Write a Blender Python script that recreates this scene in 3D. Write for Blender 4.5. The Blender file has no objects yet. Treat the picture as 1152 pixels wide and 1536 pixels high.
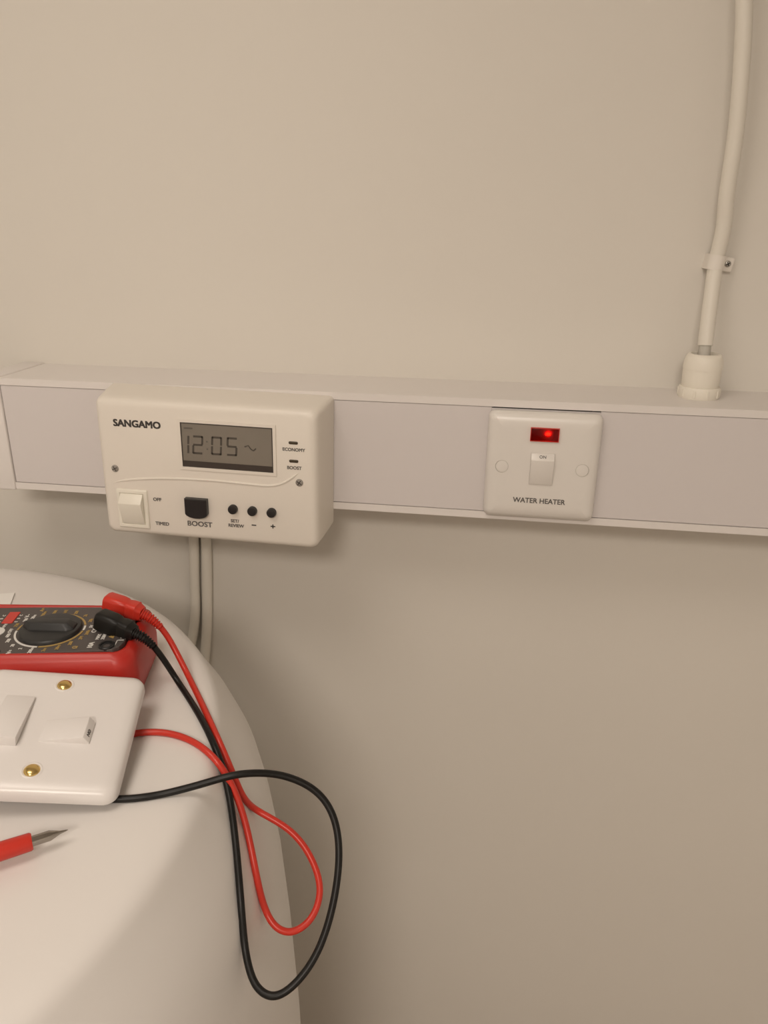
import bpy, bmesh, math, random
from mathutils import Vector, Matrix
random.seed(7)
SC = bpy.context.scene
COL = SC.collection
PI = math.pi

# ---------------------------------------------------------------- camera
cam_d = bpy.data.cameras.new('camera')
cam = bpy.data.objects.new('camera', cam_d); COL.objects.link(cam)
cam_d.sensor_fit = 'HORIZONTAL'; cam_d.sensor_width = 36.0; cam_d.lens = 36.0 * 1151.06 / 1152.0
cam_d.clip_start = 0.01; cam_d.clip_end = 20
cam.matrix_world = (Matrix.Translation((-0.0397, -0.6599, 0.2259)) @ Matrix.Rotation(0.1427, 4, 'Z')
                    @ Matrix.Rotation(1.2075, 4, 'X') @ Matrix.Rotation(0.0123, 4, 'Z'))
SC.camera = cam

# ---------------------------------------------------------------- world, lamp, exposure
w = bpy.data.worlds.new('world'); SC.world = w; w.use_nodes = True
w.node_tree.nodes['Background'].inputs[0].default_value = (0.9, 0.8, 0.65, 1)
w.node_tree.nodes['Background'].inputs[1].default_value = 0.0
LAMPS = [((-0.36, -0.64, 0.805), 3.0), ((-0.08, -1.60, 0.805), 15.5)]     # ceiling light over the cylinder, then added fill lamp behind viewer: position, watts
for loc, watts in LAMPS:
    ld = bpy.data.lights.new('ceiling_and_fill_lamp', 'AREA')
    ld.shape = 'DISK'; ld.size = 0.45; ld.energy = watts; ld.color = (1.0, 0.895, 0.795)
    lo = bpy.data.objects.new('ceiling_and_fill_lamp', ld); COL.objects.link(lo); lo.location = loc
SC.view_settings.view_transform = 'Standard'; SC.view_settings.look = 'None'
SC.view_settings.gamma = 1.0; SC.view_settings.use_curve_mapping = False
SC.view_settings.exposure = 0.0

# ---------------------------------------------------------------- materials
MATS = {}
def mat(name, col, rough=0.5, metal=0.0, spec=0.5, bump=0.0, bscale=200.0, vary=0.0, vscale=8.0, emit=None, estr=0.0, coat=0.0):
    m = bpy.data.materials.new(name); m.use_nodes = True
    nt = m.node_tree; b = nt.nodes['Principled BSDF']
    b.inputs['Base Color'].default_value = (*col, 1); b.inputs['Roughness'].default_value = rough
    b.inputs['Metallic'].default_value = metal; b.inputs['Specular IOR Level'].default_value = spec
    b.inputs['Coat Weight'].default_value = coat
    tc = nt.nodes.new('ShaderNodeTexCoord')
    if vary > 0:
        n = nt.nodes.new('ShaderNodeTexNoise'); n.inputs['Scale'].default_value = vscale; n.inputs['Detail'].default_value = 4
        nt.links.new(tc.outputs['Object'], n.inputs['Vector'])
        mx = nt.nodes.new('ShaderNodeMix'); mx.data_type = 'RGBA'
        mx.inputs['A'].default_value = (*[c * (1 - vary) for c in col], 1)
        mx.inputs['B'].default_value = (*[min(1, c * (1 + vary)) for c in col], 1)
        nt.links.new(n.outputs['Fac'], mx.inputs['Factor']); nt.links.new(mx.outputs['Result'], b.inputs['Base Color'])
    if bump > 0:
        n2 = nt.nodes.new('ShaderNodeTexNoise'); n2.inputs['Scale'].default_value = bscale; n2.inputs['Detail'].default_value = 3
        nt.links.new(tc.outputs['Object'], n2.inputs['Vector'])
        bp = nt.nodes.new('ShaderNodeBump'); bp.inputs['Strength'].default_value = bump; bp.inputs['Distance'].default_value = 0.001
        nt.links.new(n2.outputs['Fac'], bp.inputs['Height']); nt.links.new(bp.outputs['Normal'], b.inputs['Normal'])
    if emit:
        b.inputs['Emission Color'].default_value = (*emit, 1); b.inputs['Emission Strength'].default_value = estr
    MATS[name] = m; return m
mat('wall_paint', (0.76, 0.72, 0.655), 0.85, spec=0.2, bump=0.08, bscale=90, vary=0.012, vscale=5)
mat('white_paint', (0.86, 0.84, 0.80), 0.8, spec=0.2, bump=0.05)
mat('floor_vinyl', (0.24, 0.15, 0.085), 0.6, vary=0.15, vscale=6)
mat('trunking_pvc_lit', (0.80, 0.755, 0.72), 0.42, bump=0.03, bscale=300)  # PVC lightened to put the brightly lit trunking top into the colour
mat('cover_pvc_dim', (0.70, 0.655, 0.64), 0.45, bump=0.03, bscale=300)  # PVC darkened to put the dimmer light on the front into the colour
mat('timer_plastic', (0.80, 0.745, 0.665), 0.42, bump=0.04, bscale=900)
mat('switch_cream', (0.84, 0.80, 0.70), 0.35)
mat('plate_white', (0.78, 0.74, 0.69), 0.3, bump=0.02, bscale=400)
mat('loose_plate_white', (0.79, 0.755, 0.73), 0.28)
mat('cylinder_white', (0.78, 0.745, 0.71), 0.36, vary=0.01, vscale=4, bump=0.03, bscale=60)
mat('sheath_white', (0.80, 0.755, 0.67), 0.45)
mat('sheath_grey', (0.55, 0.52, 0.46), 0.5)
mat('gland_nylon', (0.85, 0.80, 0.70), 0.45)
mat('clip_white', (0.84, 0.79, 0.72), 0.5)
mat('card_white', (0.88, 0.86, 0.82), 0.7)
mat('meter_red', (0.46, 0.022, 0.014), 0.38, bump=0.02, bscale=500)
mat('meter_panel', (0.078, 0.066, 0.061), 0.5, vary=0.08, vscale=40)
mat('meter_back', (0.03, 0.03, 0.03), 0.6)
mat('knob_black', (0.022, 0.022, 0.022), 0.42)
mat('jack_black', (0.012, 0.012, 0.012), 0.35)
mat('print_white', (0.72, 0.70, 0.66), 0.6)
mat('print_gold', (0.42, 0.28, 0.09), 0.55)
mat('print_black', (0.045, 0.04, 0.035), 0.6)
mat('print_grey', (0.12, 0.11, 0.10), 0.6)
mat('lead_red', (0.58, 0.033, 0.018), 0.36)
mat('lead_black', (0.009, 0.008, 0.007), 0.40, spec=0.3)
mat('button_black', (0.016, 0.015, 0.015), 0.38)
mat('lcd_body', (0.22, 0.195, 0.160), 0.22, spec=0.35, vary=0.12, vscale=25)
mat('lcd_border', (0.05, 0.04, 0.033), 0.35)
mat('lcd_segment', (0.075, 0.064, 0.052), 0.5)
mat('lcd_faint', (0.115, 0.102, 0.085), 0.5)
mat('led_dark', (0.06, 0.045, 0.025), 0.3)
mat('brass', (0.72, 0.52, 0.20), 0.22, metal=1.0)
mat('steel', (0.36, 0.33, 0.30), 0.14, metal=1.0)
mat('screw_steel', (0.42, 0.40, 0.37), 0.4, metal=0.9)
mat('neon_cavity', (0.42, 0.012, 0.008), 0.5)
mat('neon_glow', (1.0, 0.25, 0.12), 0.5, emit=(1.0, 0.60, 0.40), estr=26.0)
mat('lamp_glow', (1, 1, 1), 0.5, emit=(1.0, 0.85, 0.66), estr=6.0)
mat('dark_void', (0.02, 0.018, 0.016), 0.9)
mat('slot_dark', (0.10, 0.09, 0.08), 0.8)
def neon_lens_mat():
    m = bpy.data.materials.new('neon_lens'); m.use_nodes = True; nt = m.node_tree
    nt.nodes.remove(nt.nodes['Principled BSDF']); out = nt.nodes['Material Output']
    t = nt.nodes.new('ShaderNodeBsdfTransparent'); t.inputs[0].default_value = (0.72, 0.05, 0.03, 1)
    g = nt.nodes.new('ShaderNodeBsdfGlossy'); g.inputs['Roughness'].default_value = 0.12
    mx = nt.nodes.new('ShaderNodeMixShader'); mx.inputs[0].default_value = 0.02
    nt.links.new(t.outputs[0], mx.inputs[1]); nt.links.new(g.outputs[0], mx.inputs[2]); nt.links.new(mx.outputs[0], out.inputs[0])
    MATS['neon_lens'] = m
neon_lens_mat()

# ---------------------------------------------------------------- helpers
def obj(name, bm, m, parent=None, loc=None, smooth=True, angle=35):
    me = bpy.data.meshes.new(name)
    bmesh.ops.recalc_face_normals(bm, faces=bm.faces[:])
    if smooth:
        for f in bm.faces: f.smooth = True
        for e in bm.edges:
            if len(e.link_faces) == 2:
                e.smooth = e.calc_face_angle(0) < math.radians(angle)
    bm.to_mesh(me); bm.free()
    o = bpy.data.objects.new(name, me); COL.objects.link(o)
    me.materials.append(MATS[m])
    if parent: o.parent = parent
    if loc: o.location = loc
    return o
def tag(o, label, cat, group=None, kind=None):
    o['label'] = label; o['category'] = cat
    if group: o['group'] = group
    if kind: o['kind'] = kind
    return o
def thing(name, label, cat, loc=(0, 0, 0), rot=None, group=None):
    o = bpy.data.objects.new(name, None); COL.objects.link(o); o.empty_display_size = 0.02
    o.location = loc
    if rot is not None: o.rotation_euler = rot
    return tag(o, label, cat, group)
def struct(name, bm, m):
    o = obj(name, bm, m); o['kind'] = 'structure'; return o
def box(x0, x1, y0, y1, z0, z1, bev=0.0, seg=2, bm=None):
    own = bm is None
    b2 = bmesh.new()
    bmesh.ops.create_cube(b2, size=1.0)
    for v in b2.verts:
        v.co = Vector((x0 + (v.co.x + .5) * (x1 - x0), y0 + (v.co.y + .5) * (y1 - y0), z0 + (v.co.z + .5) * (z1 - z0)))
    if bev > 0:
        bmesh.ops.bevel(b2, geom=b2.edges[:], offset=bev, segments=seg, profile=0.5, affect='EDGES', clamp_overlap=True)
    if own: return b2
    me = bpy.data.meshes.new('tmp'); b2.to_mesh(me); b2.free(); bm.from_mesh(me); bpy.data.meshes.remove(me)
    return bm
def rrect(w, h, r, n=8):
    pts = []
    for cx, cy, a0 in ((w/2-r, h/2-r, 0), (-w/2+r, h/2-r, PI/2), (-w/2+r, -h/2+r, PI), (w/2-r, -h/2+r, 1.5*PI)):
        for i in range(n + 1):
            a = a0 + PI/2 * i / n; pts.append((cx + r*math.cos(a), cy + r*math.sin(a)))
    return pts
def loft(rings, cap0=True, cap1=True, bm=None):
    """rings: lists of equally many 3D points, closed loops"""
    bm = bm or bmesh.new(); vs = [[bm.verts.new(p) for p in r] for r in rings]; n = len(rings[0])
    for a, b in zip(vs[:-1], vs[1:]):
        for i in range(n): bm.faces.new((a[i], a[(i+1) % n], b[(i+1) % n], b[i]))
    if cap0: bm.faces.new(vs[0][::-1])
    if cap1: bm.faces.new(vs[-1])
    return bm
def slab(w, h, r, layers, n=8):
    """rounded-rectangle lofted along z: layers of (z, inset)"""
    return loft([[(x, y, z) for x, y in rrect(w - 2*i, h - 2*i, max(r - i*0.6, 0.0004), n)] for z, i in layers])
def lathe(profile, seg=32, cx=0, cy=0, cap0=True, cap1=True, bm=None):
    return loft([[(cx + r*math.cos(2*PI*k/seg), cy + r*math.sin(2*PI*k/seg), z) for k in range(seg)] for r, z in profile], cap0, cap1, bm)
def spline(pts, n=8):
    P = [Vector(p) for p in pts]; out = []
    for i in range(len(P) - 1):
        p0 = P[i-1] if i else P[0]*2 - P[1]; p1, p2 = P[i], P[i+1]; p3 = P[i+2] if i + 2 < len(P) else P[-1]*2 - P[-2]
        for k in range(n):
            t = k / n
            out.append(0.5*((2*p1) + (p2-p0)*t + (2*p0-5*p1+4*p2-p3)*t*t + (3*p1-p0-3*p2+p3)*t**3))
    out.append(P[-1]); return out
def smooth_path(pts, it):
    for _ in range(it):
        pts = [pts[0]] + [(pts[i-1] + pts[i]*2 + pts[i+1]) / 4 for i in range(1, len(pts)-1)] + [pts[-1]]
    return pts
def tube(path, rad, seg=14, bm=None, squash=1.0):
    """rad: number or function of 0..1"""
    path = [Vector(p) for p in path]; rings = []
    N = None
    for i, p in enumerate(path):
        t = (path[min(i+1, len(path)-1)] - path[max(i-1, 0)]).normalized()
        if N is None:
            N = t.orthogonal().normalized()
        N = (N - t*N.dot(t)).normalized(); B = t.cross(N)
        r = rad(i/(len(path)-1)) if callable(rad) else rad
        rings.append([p + (N*math.cos(2*PI*k/seg) + B*math.sin(2*PI*k/seg)*squash)*r for k in range(seg)])
    return loft(rings, bm=bm)
def text_obj(s, size, m, parent, mtx, bold=0.0, sx=1.0, name='printed_text', depth=0.00012, align='CENTER'):
    cu = bpy.data.curves.new('t', 'FONT'); cu.body = s; cu.size = size; cu.align_x = align; cu.align_y = 'CENTER'
    cu.extrude = depth; cu.resolution_u = 3
    t = bpy.data.objects.new('t', cu); COL.objects.link(t)
    dg = bpy.context.evaluated_depsgraph_get(); dg.update()
    me = bpy.data.meshes.new_from_object(t.evaluated_get(dg)); bpy.data.objects.remove(t)
    if bold > 0:                       # heavier strokes: the same outline laid down five times, a hair apart
        b = bmesh.new()
        for dx, dy in ((0, 0), (1, .7), (-1, .7), (1, -.7), (-1, -.7)):
            c = me.copy(); c.transform(Matrix.Translation((dx*bold, dy*bold, (dx+dy*.3)*2e-6))); b.from_mesh(c); bpy.data.meshes.remove(c)
        b.to_mesh(me); b.free()
    me.transform(mtx @ Matrix.Diagonal((sx, 1, 1, 1)))
    me.materials.clear(); me.materials.append(MATS[m]); me.name = name
    o = bpy.data.objects.new(name, me); COL.objects.link(o); o.parent = parent
    return o
XZ = Matrix(((1, 0, 0, 0), (0, 0, -1, 0), (0, 1, 0, 0), (0, 0, 0, 1)))     # local (x,y,z) -> (x,-z,y): flat drawing facing the room
def xform(bm, M):
    bmesh.ops.transform(bm, matrix=M, verts=bm.verts[:]); return bm

# ---------------------------------------------------------------- the room
X0, X1, Y0, Z0, Z1 = -0.95, 0.85, -2.60, -1.25, 0.82
struct('wall_back', box(X0-.1, X1+.1, 0, 0.1, Z0-.1, Z1+.1), 'wall_paint')
struct('wall_left', box(X0-.1, X0, Y0-.1, 0, Z0-.1, Z1+.1), 'white_paint')
struct('wall_right', box(X1, X1+.1, Y0-.1, 0, Z0-.1, Z1+.1), 'white_paint')
struct('wall_front', box(X0, X1, Y0-.1, Y0, Z0-.1, Z1+.1), 'white_paint')
struct('floor', box(X0, X1, Y0, 0, Z0-.1, Z0), 'floor_vinyl')
struct('ceiling', box(X0, X1, Y0, 0, Z1, Z1+.1), 'white_paint')
for (loc, watts), lab in zip(LAMPS, ('round white flush ceiling light above the cylinder', 'round white flush ceiling light behind the viewer')):
    t = thing('ceiling_and_fill_light', lab, 'light', (loc[0], loc[1], Z1))
    obj('rim', lathe([(.215, 0), (.225, -.003), (.225, -.024), (.219, -.027), (.214, -.024), (.214, -.004)], 64, cap0=False, cap1=False), 'white_paint', t)

# ---------------------------------------------------------------- trunking
TH, TD = 0.0983, 0.0713
TX0, TX1 = -0.4535, 0.62
trunk = thing('dado_trunking', 'white plastic trunking running along the wall behind the timer and switch', 'trunking', (0, 0, 0))
def extr_x(poly, x0, x1, bev=0.0008):
    bm = loft([[(x0, y, z) for y, z in poly], [(x1, y, z) for y, z in poly]])
    ed = [e for e in bm.edges if abs(e.verts[0].co.x - e.verts[1].co.x) > 1e-4 and e.calc_face_angle(0) > .5]
    if bev: bmesh.ops.bevel(bm, geom=ed, offset=bev, segments=2, profile=.5, affect='EDGES')
    return bm
LIP = 0.0058
cpoly = [(0, 0), (-TD, 0), (-TD, LIP), (-TD+.004, LIP), (-TD+.004, .003), (-.003, .003), (-.003, TH-.003), (-TD+.004, TH-.003),
         (-TD+.004, TH-LIP), (-TD, TH-LIP), (-TD, TH), (0, TH)]
obj('channel', extr_x(cpoly, TX0, TX1), 'trunking_pvc_lit', trunk)
for xa, xb in ((TX0+.0005, -.0410), (.0410, TX1)):
    obj('cover', box(xa, xb, -TD+.0006, -TD+.003, LIP+.0004, TH-LIP-.0004, 0.0004, 1), 'cover_pvc_dim', trunk)
obj('cover_strip', box(-.0410, .0410, -TD+.0006, -TD+.003, TH-LIP-.0060, TH-LIP-.0012, .0003, 1), 'cover_pvc_dim', trunk)
# end cap: a cup that grips the channel
bm = box(-.4745, TX0-.0001, -TD-.0012, -.0005, -.0012, TH+.0012, 0.0012, 3)
obj('end_cap', bm, 'trunking_pvc_lit', trunk)
obj('mounting_box', box(-.040, .040, -TD+.006, -.006, .012, .084, .002), 'slot_dark', trunk)
# ---------------------------------------------------------------- wall switch
sw = thing('water_heater_switch', 'white square wall switch with red neon marked WATER HEATER on the trunking', 'switch', (0.0, -TD, 0.0478))
PT = 0.0095
bm = slab(.0862, .0862, .0055, [(0.0002, 0.0004), (.0015, 0.0), (.0045, 0.0003), (.0068, .0016), (.0085, .0042), (PT-.0002, .0085), (PT, .0120)], 8)
# punch the neon and rocker openings as recessed pockets
obj('faceplate', xform(bm, XZ), 'plate_white', sw)
def frame(w, h, t, z0, z1, name, m, parent, cx=0, cy=0, bev=.0003):
    b = bmesh.new()
    for x0, x1, y0, y1 in ((-w/2-t, w/2+t, h/2, h/2+t), (-w/2-t, w/2+t, -h/2-t, -h/2), (-w/2-t, -w/2, -h/2, h/2), (w/2, w/2+t, -h/2, h/2)):
        box(cx+x0, cx+x1, cy+y0, cy+y1, z0, z1, 0, 1, b)
    return obj(name, xform(b, XZ), m, parent)
# neon window: a shallow framed pocket with a lens over a glowing tube
NW, NH, NZ = .0205, .0096, .0270
nl = obj('neon_window', xform(xform(slab(NW, NH, .0006, [(PT-.001, 0), (PT+.00010, 0)], 3), Matrix.Translation((0, NZ, 0))), XZ), 'neon_cavity', sw)
obj('lens', xform(xform(slab(NW, NH, .0006, [(PT+.0016, 0), (PT+.0018, .0003)], 3), Matrix.Translation((0, NZ, 0))), XZ), 'neon_lens', nl)
frame(NW, NH, .0005, PT-.0005, PT+.0017, 'lens_surround', 'lead_red', nl, 0, NZ)
gl = bmesh.new(); bmesh.ops.create_uvsphere(gl, u_segments=12, v_segments=8, radius=.0012)
xform(gl, Matrix.Translation((.0024, NZ+.0008, PT+.0009)) @ Matrix.Diagonal((1.7, 1.15, .5, 1)))
obj('neon_lamp', xform(gl, XZ), 'neon_glow', nl)
# rocker
frame(.0180, .0250, .0006, PT-.0004, PT+.0004, 'rocker_surround', 'plate_white', sw, 0, -.0004)
def wedge(w, h, zb, ztop_y1, ztop_y0, ymid=None, lipz=None):
    b = bmesh.new()
    return b
def prism_yz(poly, x0, x1, bev=.0004):
    b = loft([[(x0, y, z) for y, z in poly], [(x1, y, z) for y, z in poly]])
    if bev: bmesh.ops.bevel(b, geom=b.edges[:], offset=bev, segments=2, profile=.5, affect='EDGES', clamp_overlap=True)
    return b
rk = obj('rocker', xform(prism_yz([(-.0129, PT-.001), (.0121, PT-.001), (.0121, PT+.0004), (.0072, PT+.0036), (-.0129, PT+.0012)], -.0088, .0088), XZ), 'plate_white', sw)
# ON legend lies on the short upper slope of the rocker
sl = math.atan2(.0032, -.0049)
ang = math.atan2(-(.0032), .0049)
text_obj('ON', .0034, 'print_grey', rk, XZ @ Matrix.Translation((0, .00965, PT+.00215)) @ Matrix.Rotation(math.atan2(-.0032, .0049), 4, 'X'), .00003)
for sx in (-1, 1):
    obj('screw_cap', xform(xform(lathe([(.0048, PT-.0012), (.0048, PT-.0002), (.0046, PT+.0002), (.0030, PT+.0004)], 24), Matrix.Translation((sx*.0306, 0, 0))), XZ), 'plate_white', sw)
    frame_bm = loft([[((.00488 if q < 2 else .00512)*math.cos(2*PI*k/24) + sx*.0306, (.00488 if q < 2 else .00512)*math.sin(2*PI*k/24), z) for k in range(24)] for q, z in ((0, PT-.001), (1, PT+.00012), (2, PT+.00012), (3, PT-.001))], False, False)
    obj('screw_cap_rim', xform(frame_bm, XZ), 'sheath_grey', sw)
text_obj('WATER HEATER', .0058, 'print_grey', sw, XZ @ Matrix.Translation((0, -.0270, PT+.0001)), .00012, 0.95)

# ---------------------------------------------------------------- immersion heater timer
TMX, TMZ, TMD = -.2595, .0372, .040
tm = thing('immersion_timer', 'white immersion heater timer with grey display and black buttons on the trunking', 'timer', (TMX, -TD-.0002, TMZ), (0, math.radians(0.9), 0))
W, H = .1755, .1125
def tring(z, wx, yt, yb, r, n=8):
    h = yt - yb; return [(x - .0005*(wx-W)/.01, y + (yt+yb)/2, z) for x, y in rrect(wx, h, r, n)]
rings = [tring(0, W+.0120, H/2+.0035, -H/2+.0060, .004), tring(.010, W+.0100, H/2+.0030, -H/2+.0040, .005),
         tring(.030, W+.0050, H/2+.0010, -H/2+.0010, .006), tring(.0350, W+.0030, H/2+.0003, -H/2+.0001, .0062),
         tring(.0378, W+.0005, H/2-.0008, -H/2+.0006, .006), tring(.0393, W-.0035, H/2-.0026, -H/2+.0022, .0055),
         tring(.0400, W-.0085, H/2-.0050, -H/2+.0045, .005)]
obj('body', xform(loft(rings), XZ), 'timer_plastic', tm, angle=60)
F = TMD
def lt(x, z):                      # measured face position -> local
    dx, dz = x/1000 - TMX, z/1000 - TMZ
    a = math.radians(0.9); return dx*math.cos(a) - dz*math.sin(a), dx*math.sin(a) + dz*math.cos(a)
def at(x, z, y=F): 
    p = lt(x, z); return XZ @ Matrix.Translation((p[0], p[1], y))
text_obj('SANGAMO', .0077, 'print_black', tm, at(-313.7, 75.2, F+.0001), .00030, 1.03, name='maker_name')
# display
lx, lz = lt(-241.7, 60.4)
LW, LH = .0735, .0358
fr = frame(LW, LH, .0024, F-.0006, F+.0008, 'display_bezel', 'timer_plastic', tm, lx, lz)
sc = obj('display', xform(xform(slab(LW, LH, .0004, [(F-.001, 0), (F+.00012, 0)], 2), Matrix.Translation((lx, lz, 0))), XZ), 'lcd_body', tm)
b = bmesh.new()
box(lx-LW/2, lx+LW/2, lz-LH/2, lz-LH/2+.0050, F, F+.0002, 0, 1, b)
box(lx-LW/2, lx+LW/2, lz+LH/2-.0010, lz+LH/2, F, F+.0002, 0, 1, b)
box(lx-LW/2, lx-LW/2+.0008, lz-LH/2, lz+LH/2, F, F+.00022, 0, 1, b)
box(lx+LW/2-.0010, lx+LW/2, lz-LH/2, lz+LH/2, F, F+.00022, 0, 1, b)
obj('display_border', xform(b, XZ), 'lcd_border', sc)
SEG = {'0': 'abcdef', '1': 'bc', '2': 'abged', '5': 'afgcd'}
def digit(ch, cx, cz, w=.0088, h=.0150, t=.0016):
    b = bmesh.new(); s = .0013
    R = {'a': (-w/2+t*.4, w/2-t*.4, h/2-t, h/2), 'd': (-w/2+t*.4, w/2-t*.4, -h/2, -h/2+t), 'g': (-w/2+t*.4, w/2-t*.4, -t/2, t/2),
         'f': (-w/2, -w/2+t, t*.3, h/2-t*.3), 'b': (w/2-t, w/2, t*.3, h/2-t*.3), 'e': (-w/2, -w/2+t, -h/2+t*.3, -t*.3), 'c': (w/2-t, w/2, -h/2+t*.3, -t*.3)}
    for k in SEG[ch]:
        x0, x1, y0, y1 = R[k]; box(cx+x0, cx+x1, cz+y0, cz+y1, F+.0001, F+.00022, 0, 1, b)
    sh = Matrix.Identity(4); sh[0][1] = .07
    return obj('digit', xform(xform(b, Matrix.Translation((cx, cz, 0)) @ sh @ Matrix.Translation((-cx, -cz, 0))), XZ), 'lcd_segment', sc)
for ch, x in (('1', -276.5), ('2', -265.2), ('0', -250.0), ('5', -237.6)):
    p = lt(x, 61.2); digit(ch, p[0], p[1])
b = bmesh.new()
for dz in (-.003, .003):
    p = lt(-257.6, 61.2); box(p[0]-.0006, p[0]+.0006, p[1]+dz-.0006, p[1]+dz+.0006, F+.0001, F+.00020, 0, 1, b)
obj('colon', xform(b, XZ), 'lcd_faint', sc)
# small status mark at the right of the time
p = lt(-222.5, 60.5)
mb = tube([(p[0]-.005, p[1]+.0012, F+.0001), (p[0]-.002, p[1]+.0022, F+.0001), (p[0], p[1]-.0006, F+.0001), (p[0]+.002, p[1]-.0016, F+.0001), (p[0]+.004, p[1]+.0004, F+.0001)], .0005, 6)
obj('status_mark', xform(mb, XZ), 'lcd_segment', sc)
p = lt(-272, 74.2); obj('day_mark', xform(box(p[0]-.0035, p[0]+.0035, p[1]-.0006, p[1]+.0006, F+.0001, F+.0002), XZ), 'lcd_faint', sc)
# indicator lights and their legends
for z, s in ((66.8, 'ECONOMY'), (52.3, 'BOOST')):
    p = lt(-188.9, z)
    obj('indicator_light', xform(xform(slab(.0072, .0023, .0010, [(F-.0004, 0), (F+.0003, 0), (F+.0006, .0005)], 4), Matrix.Translation((p[0], p[1], 0))), XZ), 'led_dark', tm)
    text_obj(s, .0036, 'print_grey', tm, at(-188.7, z-5.5, F+.0001), .00010, 0.98)
# cover screws
for x, z, r in ((-336.1, 38.0, .5), (-185.0, 35.1, -.6)):
    p = lt(x, z); M = XZ @ Matrix.Translation((p[0], p[1], 0)) @ Matrix.Rotation(r, 4, 'Z')
    s = obj('cover_screw', xform(lathe([(.0030, F-.0002), (.0030, F+.0003), (.0026, F+.0008), (.0012, F+.0010)], 20), M), 'screw_steel', tm)
    c = box(-.0022, .0022, -.0004, .0004, F+.0008, F+.0011); box(-.0004, .0004, -.0022, .0022, F+.0008, F+.0011, 0, 1, c)
    obj('slot', xform(c, M), 'slot_dark', s)
# moulded wave line
wave = [lt(x, z) for x, z in ((-341.5, 25.0), (-330, 28.2), (-313.9, 30.6), (-288.5, 32.3), (-257.8, 32.7), (-231.3, 31.7), (-214, 31.0), (-206, 31.6), (-199.5, 33.4), (-194, 36.4), (-189, 40.2), (-184.5, 43.8))]
wp = spline([(x, y, F-.0002) for x, y in wave], 6)
obj('wave_ridge', xform(tube(wp, lambda t: .0011*min(1, 8*t+.1, 8*(1-t)+.1), 8), XZ), 'timer_plastic', tm)
# off / timed rocker
cx, cz = lt(-324.2, 4.6)
bz = obj('rocker_bezel', xform(xform(slab(.0262, .0330, .0008, [(F-.001, 0), (F+.0010, 0), (F+.0016, .0007), (F+.0017, .0028), (F+.0009, .0034), (F+.0009, .0040)], 3), Matrix.Translation((cx, cz, 0))), XZ), 'switch_cream', tm)
tr_poly = [(-.0130, F+.0006), (.0130, F+.0006), (.0130, F+.0016), (.0062, F+.0072), (-.0130, F+.0018)]
rb = prism_yz(tr_poly, -.0095, .0095, .0005)
obj('rocker', xform(xform(rb, Matrix.Translation((cx, cz, 0))), XZ), 'switch_cream', bz)
text_obj('OFF', .0040, 'print_grey', tm, at(-303.0, 13.6, F+.0001), .00012)
text_obj('TIMED', .0040, 'print_grey', tm, at(-300.6, -7.2, F+.0001), .00012)
# boost button: straight top, rounded foot
bx, bzz = lt(-269.4, 9.4)
pts = [(.0092, .0080), (-.0092, .0080), (-.0092, -.0045)] + [(-.0092*math.cos(PI*k/16), -.0045 - .0040*math.sin(PI*k/16)) for k in range(1, 16)] + [(.0092, -.0045)]
def shrink(q, i): return [(x*(1-i/.0092), y*(1-i/.008)) for x, y in q]
rb = loft([[(x, y, z) for x, y in shrink(pts, i)] for z, i in ((F-.001, 0), (F+.0042, .0), (F+.0050, .0006))])
obj('boost_button', xform(xform(rb, Matrix.Translation((bx, bzz, 0))), XZ), 'button_black', tm)
text_obj('BOOST', .0060, 'print_grey', tm, at(-268.7, -5.4, F+.0001), .00012, 1.08)
for x, z in ((-239.6, 9.9), (-223.7, 9.4), (-208.0, 9.1)):
    p = lt(x, z)
    obj('round_button', xform(xform(lathe([(.0038, F-.001), (.0038, F+.0024), (.0035, F+.0033), (.0018, F+.0037)], 24), Matrix.Translation((p[0], p[1], 0))), XZ), 'button_black', tm)
text_obj('SET/', .0037, 'print_grey', tm, at(-239.0, -.6, F+.0001), .00012)
text_obj('REVIEW', .0037, 'print_grey', tm, at(-238.2, -4.6, F+.0001), .00012)
for x, s in ((-223.3, 'h'), (-207.7, 'v')):
    p = lt(x, -3.0)
    b = box(p[0]-.0019, p[0]+.0019, p[1]-.00045, p[1]+.00045, F, F+.0002)
    if s == 'v': box(p[0]-.00045, p[0]+.00045, p[1]-.0017, p[1]+.0017, F, F+.0002, 0, 1, b)
    obj('minus_mark' if s == 'h' else 'plus_mark', xform(b, XZ), 'print_black', tm)

# ---------------------------------------------------------------- cables below the timer
def wall_cable(label, pts):
    t = thing('timer_cable', label, 'cable', pts[-1], None, 'white cables below the timer')
    o = obj('sheath', tube([Vector(p) - Vector(pts[-1]) for p in spline(pts, 8)], .0050, 14), 'sheath_white', t); return t
wall_cable('left of the two white cables dropping from the timer', [(-.3185, -.0300, .020), (-.3190, -.0160, -.012), (-.3195, -.0070, -.040), (-.3203, -.0055, -.0704), (-.3228, -.0055, -.1102), (-.3250, -.0055, -.1477), (-.3310, -.0055, -.1791), (-.342, -.0055, -.215), (-.352, -.0055, -.28), (-.355, -.0055, -.42)])
wall_cable('right of the two white cables dropping from the timer', [(-.3065, -.0300, .020), (-.3068, -.0160, -.012), (-.3072, -.0070, -.040), (-.3080, -.0055, -.0695), (-.3100, -.0055, -.1092), (-.3141, -.0055, -.162), (-.3205, -.0055, -.2097), (-.326, -.0055, -.25), (-.329, -.0055, -.42)])

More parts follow.
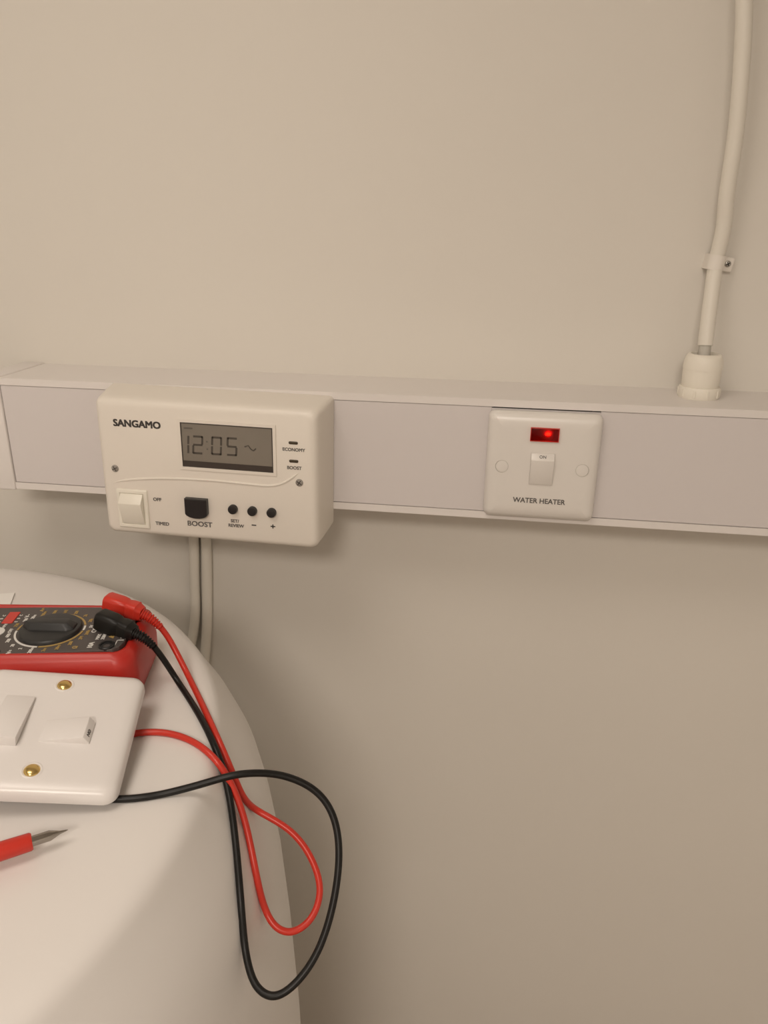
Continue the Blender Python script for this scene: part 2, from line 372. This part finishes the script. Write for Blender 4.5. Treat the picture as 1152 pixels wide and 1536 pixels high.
# ---------------------------------------------------------------- gland, rising cable, clip
GX, GY = .1196, -.0300
g = thing('cable_gland', 'cream nylon cable gland screwed into the top of the trunking', 'cable gland', (GX, GY, TH))
obj('flange', lathe([(.0152, 0), (.0156, .0010), (.0156, .0075), (.0150, .0088)], 40), 'gland_nylon', g)
bm = lathe([(.0136, .0086), (.0139, .0095), (.0143, .0200), (.0143, .0225)], 40); obj('barrel', bm, 'gland_nylon', g)
dome = lathe([(.0146, .0222), (.0147, .0235), (.0145, .0275), (.0136, .0310), (.0125, .0332), (.0112, .0340), (.0102, .0340), (.0098, .0330), (.0098, .0262)], 40, cap1=False)
dm = obj('dome_nut', dome, 'gland_nylon', g)
obj('seal', lathe([(.0098, .0240), (.0098, .0272), (.0046, .0268), (.0046, .0240)], 32, cap0=False, cap1=False), 'sheath_grey', g)
for k in range(10):
    a = 2*PI*k/10 + .2
    rbm = box(-.0009, .0009, -.0005, .0006, .0012, .0072, .0003, 1)
    obj('grip_rib', xform(rbm, Matrix.Rotation(a, 4, 'Z') @ Matrix.Translation((0, -.0156, 0))), 'gland_nylon', g)
cab = thing('rising_cable', 'white cable climbing the wall from the gland on the trunking', 'cable', (GX, GY, TH+.028))
cp = spline([(GX, GY, TH+.020), (.1196, -.0298, .128), (.1195, -.0280, .1330), (.1200, -.0215, .1660), (.1217, -.0120, .1985), (.1228, -.0135, .2230), (.1206, -.0165, .2474), (.1195, -.0190, .2871), (.1161, -.0205, .3288), (.1108, -.0215, .3690), (.100, -.022, .43), (.085, -.015, .52), (.075, -.008, .70), (.075, -.0065, .819)], 10)
base = Vector(cab.location)
k0 = 22
obj('inner_sheath', tube([p - base for p in cp[:k0+4]], .0046, 16), 'sheath_grey', cab)
obj('outer_sheath', tube([p - base for p in cp[k0:]], .0056, 18), 'sheath_white', cab)
cl = thing('cable_clip', 'small white clip holding the rising cable to the wall', 'cable clip', (.1217, 0, .1985), (0, math.radians(8), 0))
arc = [(.0064*math.cos(a), .0064*math.sin(a)) for a in [PI*1.0 + PI*k/14 for k in range(15)]]
outer = [(-.0064, 0)] + [(x, y-.0122) for x, y in arc] + [(.0064, 0)]
inner = [(x*.90, (y+.0122)*.90-.0122 if y < -.002 else 0) for x, y in outer]
b = bmesh.new()
loft([[(x, y, z) for x, y in outer + inner[::-1]] for z in (-.0055, .0055)], bm=b)
obj('strap', b, 'clip_white', cl)
obj('screw_tab', box(.0062, .0150, -.0062, 0, -.0055, .0055, .0015, 3), 'clip_white', cl)
s = obj('screw', xform(xform(lathe([(.0024, .0060), (.0024, .0068), (.0014, .0074)], 16), Matrix.Translation((.0102, .0004, 0))), XZ), 'screw_steel', cl)
c = box(-.0016, .0016, -.0003, .0003, .0070, .0076); box(-.0003, .0003, -.0016, .0016, .0070, .0076, 0, 1, c)
obj('slot', xform(xform(c, Matrix.Translation((.0102, .0004, 0)) @ Matrix.Rotation(.6, 4, 'Z')), XZ), 'dark_void', s)

# ---------------------------------------------------------------- hot water cylinder
CX, CY, ZT = -.4377, -.3806, -.051
cyl = thing('hot_water_cylinder', 'large round white water cylinder carrying the meter and loose switch', 'water cylinder', (CX, CY, Z0))
prof = [(0, 0), (0.12, -0.0001), (0.24, -0.0004), (0.250, -.0007), (0.2555, -0.0015), (0.2590, -.0028), (0.2615, -0.0048), (0.2632, -.0075), (0.2650, -0.011), (0.2695, -0.02), (0.278, -0.035), (0.2865, -0.056), (0.2915, -0.08), (0.296, -0.115), (0.2995, -0.165), (0.303, -0.245), (0.305, -0.4), (.305, Z0 + .02 - ZT)]
bm = bmesh.new(); n = 160
loft([[(max(r, .0005)*math.cos(2*PI*k/n), max(r, .0005)*math.sin(2*PI*k/n), z + ZT - Z0) for k in range(n)] for r, z in prof], bm=bm)
obj('casing', bm, 'cylinder_white', cyl, angle=50)
obj('foot_ring', lathe([(.29, 0), (.29, .03)], 64), 'slot_dark', cyl)

# ---------------------------------------------------------------- paper card
cd = loft([[(x, y, z) for x, y in ((-.4017, -.1684), (-.3917, -.1910), (-.470, -.2200), (-.480, -.1965))] for z in (ZT+.0001, ZT+.0010)])
tag(obj('paper_card', cd, 'card_white', smooth=False), 'white paper card lying behind the red multimeter', 'card')

# ---------------------------------------------------------------- multimeter
ZF = -.0140
MO = Vector((-.3024, -.2762, ZT))
mm = thing('multimeter', 'red digital multimeter with grey dial panel lying on the cylinder', 'multimeter', MO, (0, 0, math.radians(12)))
F2 = ZF - ZT
XL, XR = -.093, .0570
def mring(z, inset, taper=1.0, rc=.012):
    """outline of the meter, seen from above; narrower towards the jack end"""
    w0, w1 = .0380 - inset, .0352 - inset
    pts = []
    x1, x0 = XR - inset, XL + inset; r = max(rc - inset*.5, .003); off = .0032
    for cxx, cyy, a0 in ((x1-r, w1-r, 0), (x0+r, w0-r, PI/2), (x0+r, -w0+r, PI), (x1-r, -w1+r, 1.5*PI)):
        for i in range(9):
            a = a0 + PI/2*i/8; pts.append((cxx + r*math.cos(a), cyy + r*math.sin(a) + off, z))
    # gentle waist
    return [(x, y*(1 - .02*math.exp(-((x+.03)/.025)**2)), z - (.0032*min(1, max(0, (x-.022)/.024)) if z > .033 else 0)) for x, y, z in pts]
obj('holster', loft([mring(.0003, .004), mring(.002, .0015), mring(.008, .0002), mring(.018, 0), mring(.026, .0008), mring(.0325, .0018), mring(.0365, .0032), mring(.0385, .0050), mring(.0388, .0062), mring(.0384, .0074), mring(.0345, .0084)]), 'meter_red', mm, angle=60)
def panel_ring(z, e):
    q = [(.0440, .0275), (.0470, .0250), (.0488, .0190), (.0488, -.0150), (.0470, -.0215), (.0440, -.0250), (.02, -.0262), (-.02, -.0268), (-.083, -.0268), (-.0845, -.026), (-.0845, .028), (-.083, .0312), (-.02, .0306), (.02, .0290)]
    return [(x*(1-e), y*(1-e), z) for x, y in q]
obj('front_panel', loft([panel_ring(F2-.004, 0), panel_ring(F2+.0002, 0), panel_ring(F2+.0004, .004)]), 'meter_panel', mm, smooth=False)
FP = F2 + .0004
obj('display', box(-.080, -.048, -.022, .024, FP-.001, FP+.0006, .0004, 1), 'lcd_body', mm)
# rotary dial
kb = obj('dial_knob', lathe([(.0185, FP-.001), (.0185, FP+.0012), (.0178, FP+.0022), (.0165, FP+.0026)], 48), 'knob_black', mm)
g0 = [(-.0170, 0.0), (-.0120, -.0050), (.0120, -.0062), (.0160, -.0040), (.0160, .0040), (.0120, .0062), (-.0120, .0050)]
g1 = [(-.0150, 0.0), (-.0100, -.0030), (.0095, -.0036), (.0118, -.0022), (.0118, .0022), (.0095, .0036), (-.0100, .0030)]
gr = loft([[(x, y, FP+.002) for x, y in g0], [(x*.98, y*.85, FP+.0036) for x, y in g0], [(x, y, FP+.0066) for x, y in g1]])
xform(gr, Matrix.Rotation(math.radians(-3), 4, 'Z'))
bmesh.ops.bevel(gr, geom=gr.edges[:], offset=.0006, segments=2, profile=.5, affect='EDGES', clamp_overlap=True)
obj('grip', gr, 'knob_black', kb)
def arc_ring(a0, a1, r0, r1, m):
    n = max(4, int(abs(a1-a0)/5)); b = bmesh.new(); top = []
    for i in range(n+1):
        a = math.radians(a0 + (a1-a0)*i/n); top.append((math.cos(a), math.sin(a)))
    vs = [[b.verts.new((c*r, s*r, z)) for c, s in top] for r, z in ((r0, FP-.0002), (r0, FP+.0003), (r1, FP+.0003), (r1, FP-.0002))]
    for a, c in zip(vs[:-1], vs[1:]):
        for i in range(n): b.faces.new((a[i], a[i+1], c[i+1], c[i]))
    return obj('dial_arc', b, m, mm)
for a0, a1, m in ((-5, 14, 'print_white'), (14, 118, 'print_gold'), (118, 160, 'print_white'), (160, 180, 'print_gold'), (180, 268, 'print_white'), (268, 355, 'print_gold')):
    arc_ring(a0 + 1, a1 - 1, .0196, .0208, m)
TX = lambda x, y, r=0: Matrix.Translation((x, y, FP+.0001)) @ Matrix.Rotation(PI/2 + r, 4, 'Z')
lab = [('OFF', 180, 'print_white'), ('750', 163, 'print_gold'), ('200', 146, 'print_white'), ('20m', 133, 'print_white'), ('200m', 118, 'print_gold'), ('10A', 102, 'print_gold'), ('hFE', 86, 'print_gold'),
       ('200', 68, 'print_gold'), ('2k', 48, 'print_gold'), ('20k', 28, 'print_gold'), ('5V', 8, 'print_white'), ('200k', -10, 'print_gold'), ('2M', -26, 'print_gold'), ('200', -44, 'print_gold'), ('20m', -62, 'print_gold'), ('2m', -80, 'print_gold'),
       ('200m', -98, 'print_white'), ('2', -115, 'print_white'), ('20', -132, 'print_white'), ('200', -150, 'print_white'), ('600', -166, 'print_white')]
for s, a, m in lab:
    r = .0240; text_obj(s, .0030, m, mm, TX(r*math.cos(math.radians(a)), r*math.sin(math.radians(a))), .00006)
text_obj('V=', .0036, 'print_white', mm, TX(-.0150, -.0252), .00008)
text_obj('V~', .0036, 'print_white', mm, TX(-.0205, .0190), .00008)
text_obj('A=', .0036, 'print_gold', mm, TX(-.0140, .0270), .00008)
text_obj('\u03a9', .0040, 'print_gold', mm, TX(.0215, -.0215), .00008)
# transistor socket, print and buttons above the dial
obj('transistor_socket', box(-.0335, -.0268, .0095, .0240, FP-.001, FP+.0006, .0003, 1), 'lead_red', mm)
for k in range(3):
    text_obj('EBC'[k], .0026, 'print_white', mm, TX(-.0250, .0115 + .0042*k), .00006); text_obj('EBC'[k], .0026, 'print_white', mm, TX(-.0355, .0115 + .0042*k), .00006)
text_obj('NPN', .0026, 'print_white', mm, TX(-.0300, .0062), .00006)
rg = lathe([(.0058, FP-.0002), (.0058, FP+.0004), (.0048, FP+.0005)], 28); obj('light_button', rg, 'print_white', mm, (-.0330, -.0015, 0))
obj('battery_check_hole', lathe([(.0016, FP-.0004), (.0016, FP+.0002)], 16), 'jack_black', mm, (-.0220, -.0245, 0))
# jacks
JX = .0395
for y in (-.0205, -.0010, .0185):
    j = obj('jack', lathe([(.0048, FP-.001), (.0048, FP+.0008), (.0044, FP+.0011), (.0035, FP+.0010), (.0034, FP-.0006)], 28), 'jack_black', mm, (JX, y, 0))
    obj('contact', lathe([(.0034, FP-.0008), (.0034, FP+.0003), (.0021, FP+.0003), (.0021, FP-.0008)], 20, cap0=False, cap1=False), 'knob_black', j)
text_obj('10A', .0042, 'print_white', mm, TX(.0300, -.0195), .0001)
text_obj('COM', .0042, 'print_white', mm, TX(.0272, .0005), .0001)
text_obj('V\u03a9mA', .0040, 'print_white', mm, TX(.0275, .0185), .0001)
text_obj('MAX', .0030, 'print_white', mm, TX(.0318, -.0098), .0001); text_obj('250V', .0030, 'print_white', mm, TX(.0350, -.0098), .0001)
tri = loft([[(.0378, -.0098, FP), (.0412, -.0120, FP), (.0412, -.0076, FP)], [(.0378, -.0098, FP+.0002), (.0412, -.0120, FP+.0002), (.0412, -.0076, FP+.0002)]])
obj('warning_triangle', tri, 'print_gold', mm)
text_obj('200mA', .0026, 'print_white', mm, TX(.0465, -.0085), .00006)
b = box(.0440, .0445, -.0200, -.0140, FP, FP+.0002); box(.0440, .0480, -.0145, -.0140, FP, FP+.0002, 0, 1, b); obj('printed_bracket', b, 'print_white', mm)

# ---------------------------------------------------------------- test leads
ca, sa = math.cos(math.radians(12)), math.sin(math.radians(12))
def ml(x, y, z): return Vector((MO.x + x*ca - y*sa, MO.y + x*sa + y*ca, z))
RED=[(-0.2432,-0.2494,-0.0210),(-0.2389,-0.2484,-0.0290),(-0.2316,-0.2520,-0.0400),(-0.2210,-0.2613,-0.0501),(-0.2022,-0.2875,-0.0504),(-0.1861,-0.3093,-0.0536),(-0.1778,-0.3173,-0.0626),(-0.1716,-0.3222,-0.0723),(-0.1657,-0.3264,-0.0811),(-0.1613,-0.3211,-0.0927),(-0.1527,-0.3223,-0.0962),(-0.1401,-0.3244,-0.1017),(-0.1292,-0.3296,-0.1092),(-0.1209,-0.3377,-0.1182),(-0.1181,-0.3457,-0.1254),(-0.1206,-0.3546,-0.1318),(-0.1270,-0.3608,-0.1347),(-0.1334,-0.3633,-0.1344),(-0.1402,-0.3625,-0.1312),(-0.1465,-0.3578,-0.1245),(-0.1501,-0.3558,-0.1082),(-0.1563,-0.3459,-0.0947),(-0.1628,-0.3375,-0.0806),(-0.1707,-0.3317,-0.0661),(-0.1797,-0.3298,-0.0521),(-0.1956,-0.3203,-0.0502),(-0.2110,-0.3163,-0.0496),(-0.2228,-0.3170,-0.0496),(-0.2305,-0.3196,-0.0495),(-0.2376,-0.3238,-0.0495)]
BLACK=[(-0.2373,-0.2727,-0.0210),(-0.2332,-0.2695,-0.0320),(-0.2281,-0.2647,-0.0496),(-0.2093,-0.2865,-0.0500),(-0.1942,-0.3053,-0.0506),(-0.1838,-0.3188,-0.0535),(-0.1771,-0.3267,-0.0601),(-0.1707,-0.3356,-0.0692),(-0.1633,-0.3502,-0.0788),(-0.1565,-0.3658,-0.0898),(-0.1511,-0.3789,-0.1022),(-0.1471,-0.3884,-0.1179),(-0.1413,-0.3977,-0.1247),(-0.1356,-0.4025,-0.1279),(-0.1287,-0.4042,-0.1289),(-0.1219,-0.4019,-0.1268),(-0.1149,-0.3958,-0.1218),(-0.1090,-0.3873,-0.1143),(-0.1051,-0.3750,-0.1029),(-0.1040,-0.3611,-0.0883),(-0.1064,-0.3503,-0.0747),(-0.1124,-0.3436,-0.0639),(-0.1215,-0.3408,-0.0558),(-0.1332,-0.3411,-0.0501),(-0.1440,-0.3436,-0.0465),(-0.1548,-0.3490,-0.0435),(-0.1641,-0.3531,-0.0435),(-0.1770,-0.3577,-0.0465),(-0.1931,-0.3628,-0.0499),(-0.2034,-0.3678,-0.0496),(-0.2144,-0.3710,-0.0496)]
def plug(root, m, p0, p1, p2, base):
    """right-angled banana plug: block over the jack, shoulder, ribbed strain relief"""
    a = Vector(p0); d = (Vector(p1) - a); L = d.length; X = d.normalized(); Zv = Vector((0, 0, 1)); Y = Zv.cross(X).normalized(); Zv = X.cross(Y)
    M = Matrix(((X.x, Y.x, Zv.x, a.x), (X.y, Y.y, Zv.y, a.y), (X.z, Y.z, Zv.z, a.z), (0, 0, 0, 1)))
    rings = []
    for t, w, h, zc in ((-.0055, .0068, .0090, -.001), (-.0048, .0096, .0118, -.0005), (-.003, .0110, .0128, 0), (.006, .0112, .0130, 0), (.009, .0104, .0122, 0), (.0105, .0090, .0108, .0002), (.013, .0104, .0112, .0004), (.017, .0108, .0112, .0004), (L*.85, .0098, .0100, .0002), (L, .0080, .0080, 0)):
        rings.append([(t, y, z + zc) for y, z in rrect(w, h, min(w, h)*.28, 4)])
    bm = xform(loft(rings), Matrix.Translation(-base) @ M)
    o = obj('plug', bm, m, root)
    # pin into the jack
    path = spline([Vector(p1) - X*.001, (Vector(p1)*.5 + Vector(p2)*.5) + Vector((0, 0, .0012)), Vector(p2)], 28)
    n = len(path)
    def rr(t):
        k = int(t*9); fr = t*9 - k
        return (.0038 - .0014*t) * (1.0 if fr < .55 else .74)
    obj('strain_relief', tube([p - base for p in path], rr, 14), m, o)
    return o
def lead(name, label, m, pth, plug_pts, probe=None):
    base = Vector((pth[0][0], pth[0][1], ZT))
    root = thing(name, label, 'test lead', base)
    pp = smooth_path(spline(pth, 8), 16)
    obj('cable', tube([p - base for p in pp], .0019, 14), m, root)
    plug(root, m, *plug_pts, base)
    if probe: probe(root, base)
    return root
PA, PB = Vector((-.2376, -.4095, ZT+.0075)), Vector((-.2251, -.4003, ZT+.0075))
def red_probe(root, base):
    a, tip = PA, PB
    d = (a - tip).normalized()
    def al(prof, name, m, par=None):
        X = -d; Yv = Vector((0, 0, 1)).cross(X).normalized(); Zv = X.cross(Yv)
        M = Matrix(((Yv.x, Zv.x, X.x, a.x), (Yv.y, Zv.y, X.y, a.y), (Yv.z, Zv.z, X.z, a.z), (0, 0, 0, 1)))
        return obj(name, xform(lathe(prof, 24), Matrix.Translation(-base) @ M), m, par or root)
    h = al([(.0030, -.100), (.0044, -.090), (.0048, -.060), (.0054, -.0400), (.0074, -.0385), (.0074, -.0350), (.0046, -.0325), (.0041, -.0008), (.0036, 0)], 'probe_handle', 'lead_red')
    al([(.0024, -.002), (.0024, .0076), (.0019, .0090), (.0008, .0120), (.0004, .0145), (.0001, .0155)], 'probe_tip', 'steel', h)
RB0, RB1, RB2 = ml(.0335, .0195, -.0065), ml(.0530, .0140, -.0110), Vector(RED[0])
BB0, BB1, BB2 = ml(.0345, -.0020, -.0070), ml(.0535, -.0090, -.0120), Vector(BLACK[0])
ra = PA; rd = (PA - PB).normalized(); rend = ra + rd*.099
RED = RED + [(-.262, -.330, ZT+.002), (-.300, -.345, ZT+.002), (-.345, -.370, ZT+.002), (-.395, -.420, ZT+.002), (-.410, -.470, ZT+.002), (-.385, -.500, ZT+.002), (-.350, -.490, ZT+.0026), tuple(rend - rd*-.012), tuple(rend)]
BLACK = BLACK + [(-.232, -.374, ZT+.0021), (-.262, -.378, ZT+.0021), (-.310, -.385, ZT+.0021), (-.370, -.395, ZT+.0021), (-.430, -.430, ZT+.0021), (-.460, -.480, ZT+.0021)]
lead('red_test_lead', 'red test lead looping off the cylinder, pointed probe lying in front', 'lead_red', RED, (RB0, RB1, RB2), red_probe)
def black_probe(root, base):
    a = Vector((-.460, -.480, ZT+.0052)); d = Vector((-.6, -.3, 0)).normalized()
    Yv = Vector((0, 0, 1)).cross(d).normalized(); Zv = d.cross(Yv)
    M = Matrix(((Yv.x, Zv.x, d.x, a.x), (Yv.y, Zv.y, d.y, a.y), (Yv.z, Zv.z, d.z, a.z), (0, 0, 0, 1)))
    h = obj('probe_handle', xform(lathe([(.0030, -.004), (.0044, .010), (.0048, .04), (.0041, .09), (.0036, .1)], 20), Matrix.Translation(-base) @ M), 'lead_black', root)
    obj('probe_tip', xform(lathe([(.0022, .098), (.0022, .110), (.0004, .120)], 16), Matrix.Translation(-base) @ M), 'steel', h)
lead('black_test_lead', 'black test lead looping widest off the side of the cylinder', 'lead_black', BLACK, (BB0, BB1, BB2), black_probe)

# ---------------------------------------------------------------- loose switch plate leaning on the meter
LM = Matrix(((0.9556, -0.2336, 0.1798, -.2622), (0.2581, 0.9577, -0.127, -.3491), (-0.1425, 0.1678, 0.9755, -.0262), (0, 0, 0, 1)))
lp = thing('loose_switch_plate', 'loose white switch plate with brass screws lying tilted beside the multimeter', 'switch')
lp.matrix_world = LM
obj('faceplate', slab(.0862, .0862, .0075, [(-.0080, .0002), (-.0072, 0), (-.0040, .0004), (-.0018, .0015), (-.0006, .0036), (0, .0070), (.0001, .0100)], 8), 'loose_plate_white', lp)
obj('terminal_block', box(-.030, .012, -.016, .016, -.0150, -.0070, .001), 'loose_plate_white', lp)
for y in (-.0302, .0302):
    obj('countersink', xform(lathe([(.0052, -.0004), (.0052, .0002), (.0046, .0004), (.0042, .0001), (.0041, -.0004)], 28, cap0=False, cap1=False), Matrix.Translation((0, y, 0))), 'loose_plate_white', lp)
    obj('brass_screw', xform(lathe([(.0041, -.0006), (.0039, .0002), (.0033, .0009), (.0022, .0014), (.0010, .0016), (.0002, .00165)], 28), Matrix.Translation((0, y, 0))), 'brass', lp)
def rocker(cx, cy, w, l, rot, hi):
    """fixed rocker standing proud at one end: l long, w wide"""
    M = Matrix.Translation((cx, cy, 0)) @ Matrix.Rotation(rot, 4, 'Z')
    poly = [(-l/2, -.001), (l/2, -.001), (l/2, .0010), (l/2-.0030, hi), (-l/2, .0006)]
    o = obj('rocker', xform(prism_yz(poly, -w/2, w/2, .0003), M), 'loose_plate_white', lp)
    return o, M
r1, M1 = rocker(.0105, -.0045, .0145, .0250, -PI/2, .0050)
text_obj('ON', .0028, 'print_grey', r1, M1 @ Matrix.Translation((.0022, .0112, .0031)) @ Matrix.Rotation(-1.0, 4, 'X'), .00003)
r2 = obj('tall_rocker', xform(prism_yz([(-.0155, -.001), (-.0150, .0058), (.0185, .0016), (.0185, -.001)], -.0075, .0075, .0004), Matrix.Translation((-.0195, 0, 0))), 'loose_plate_white', lp)
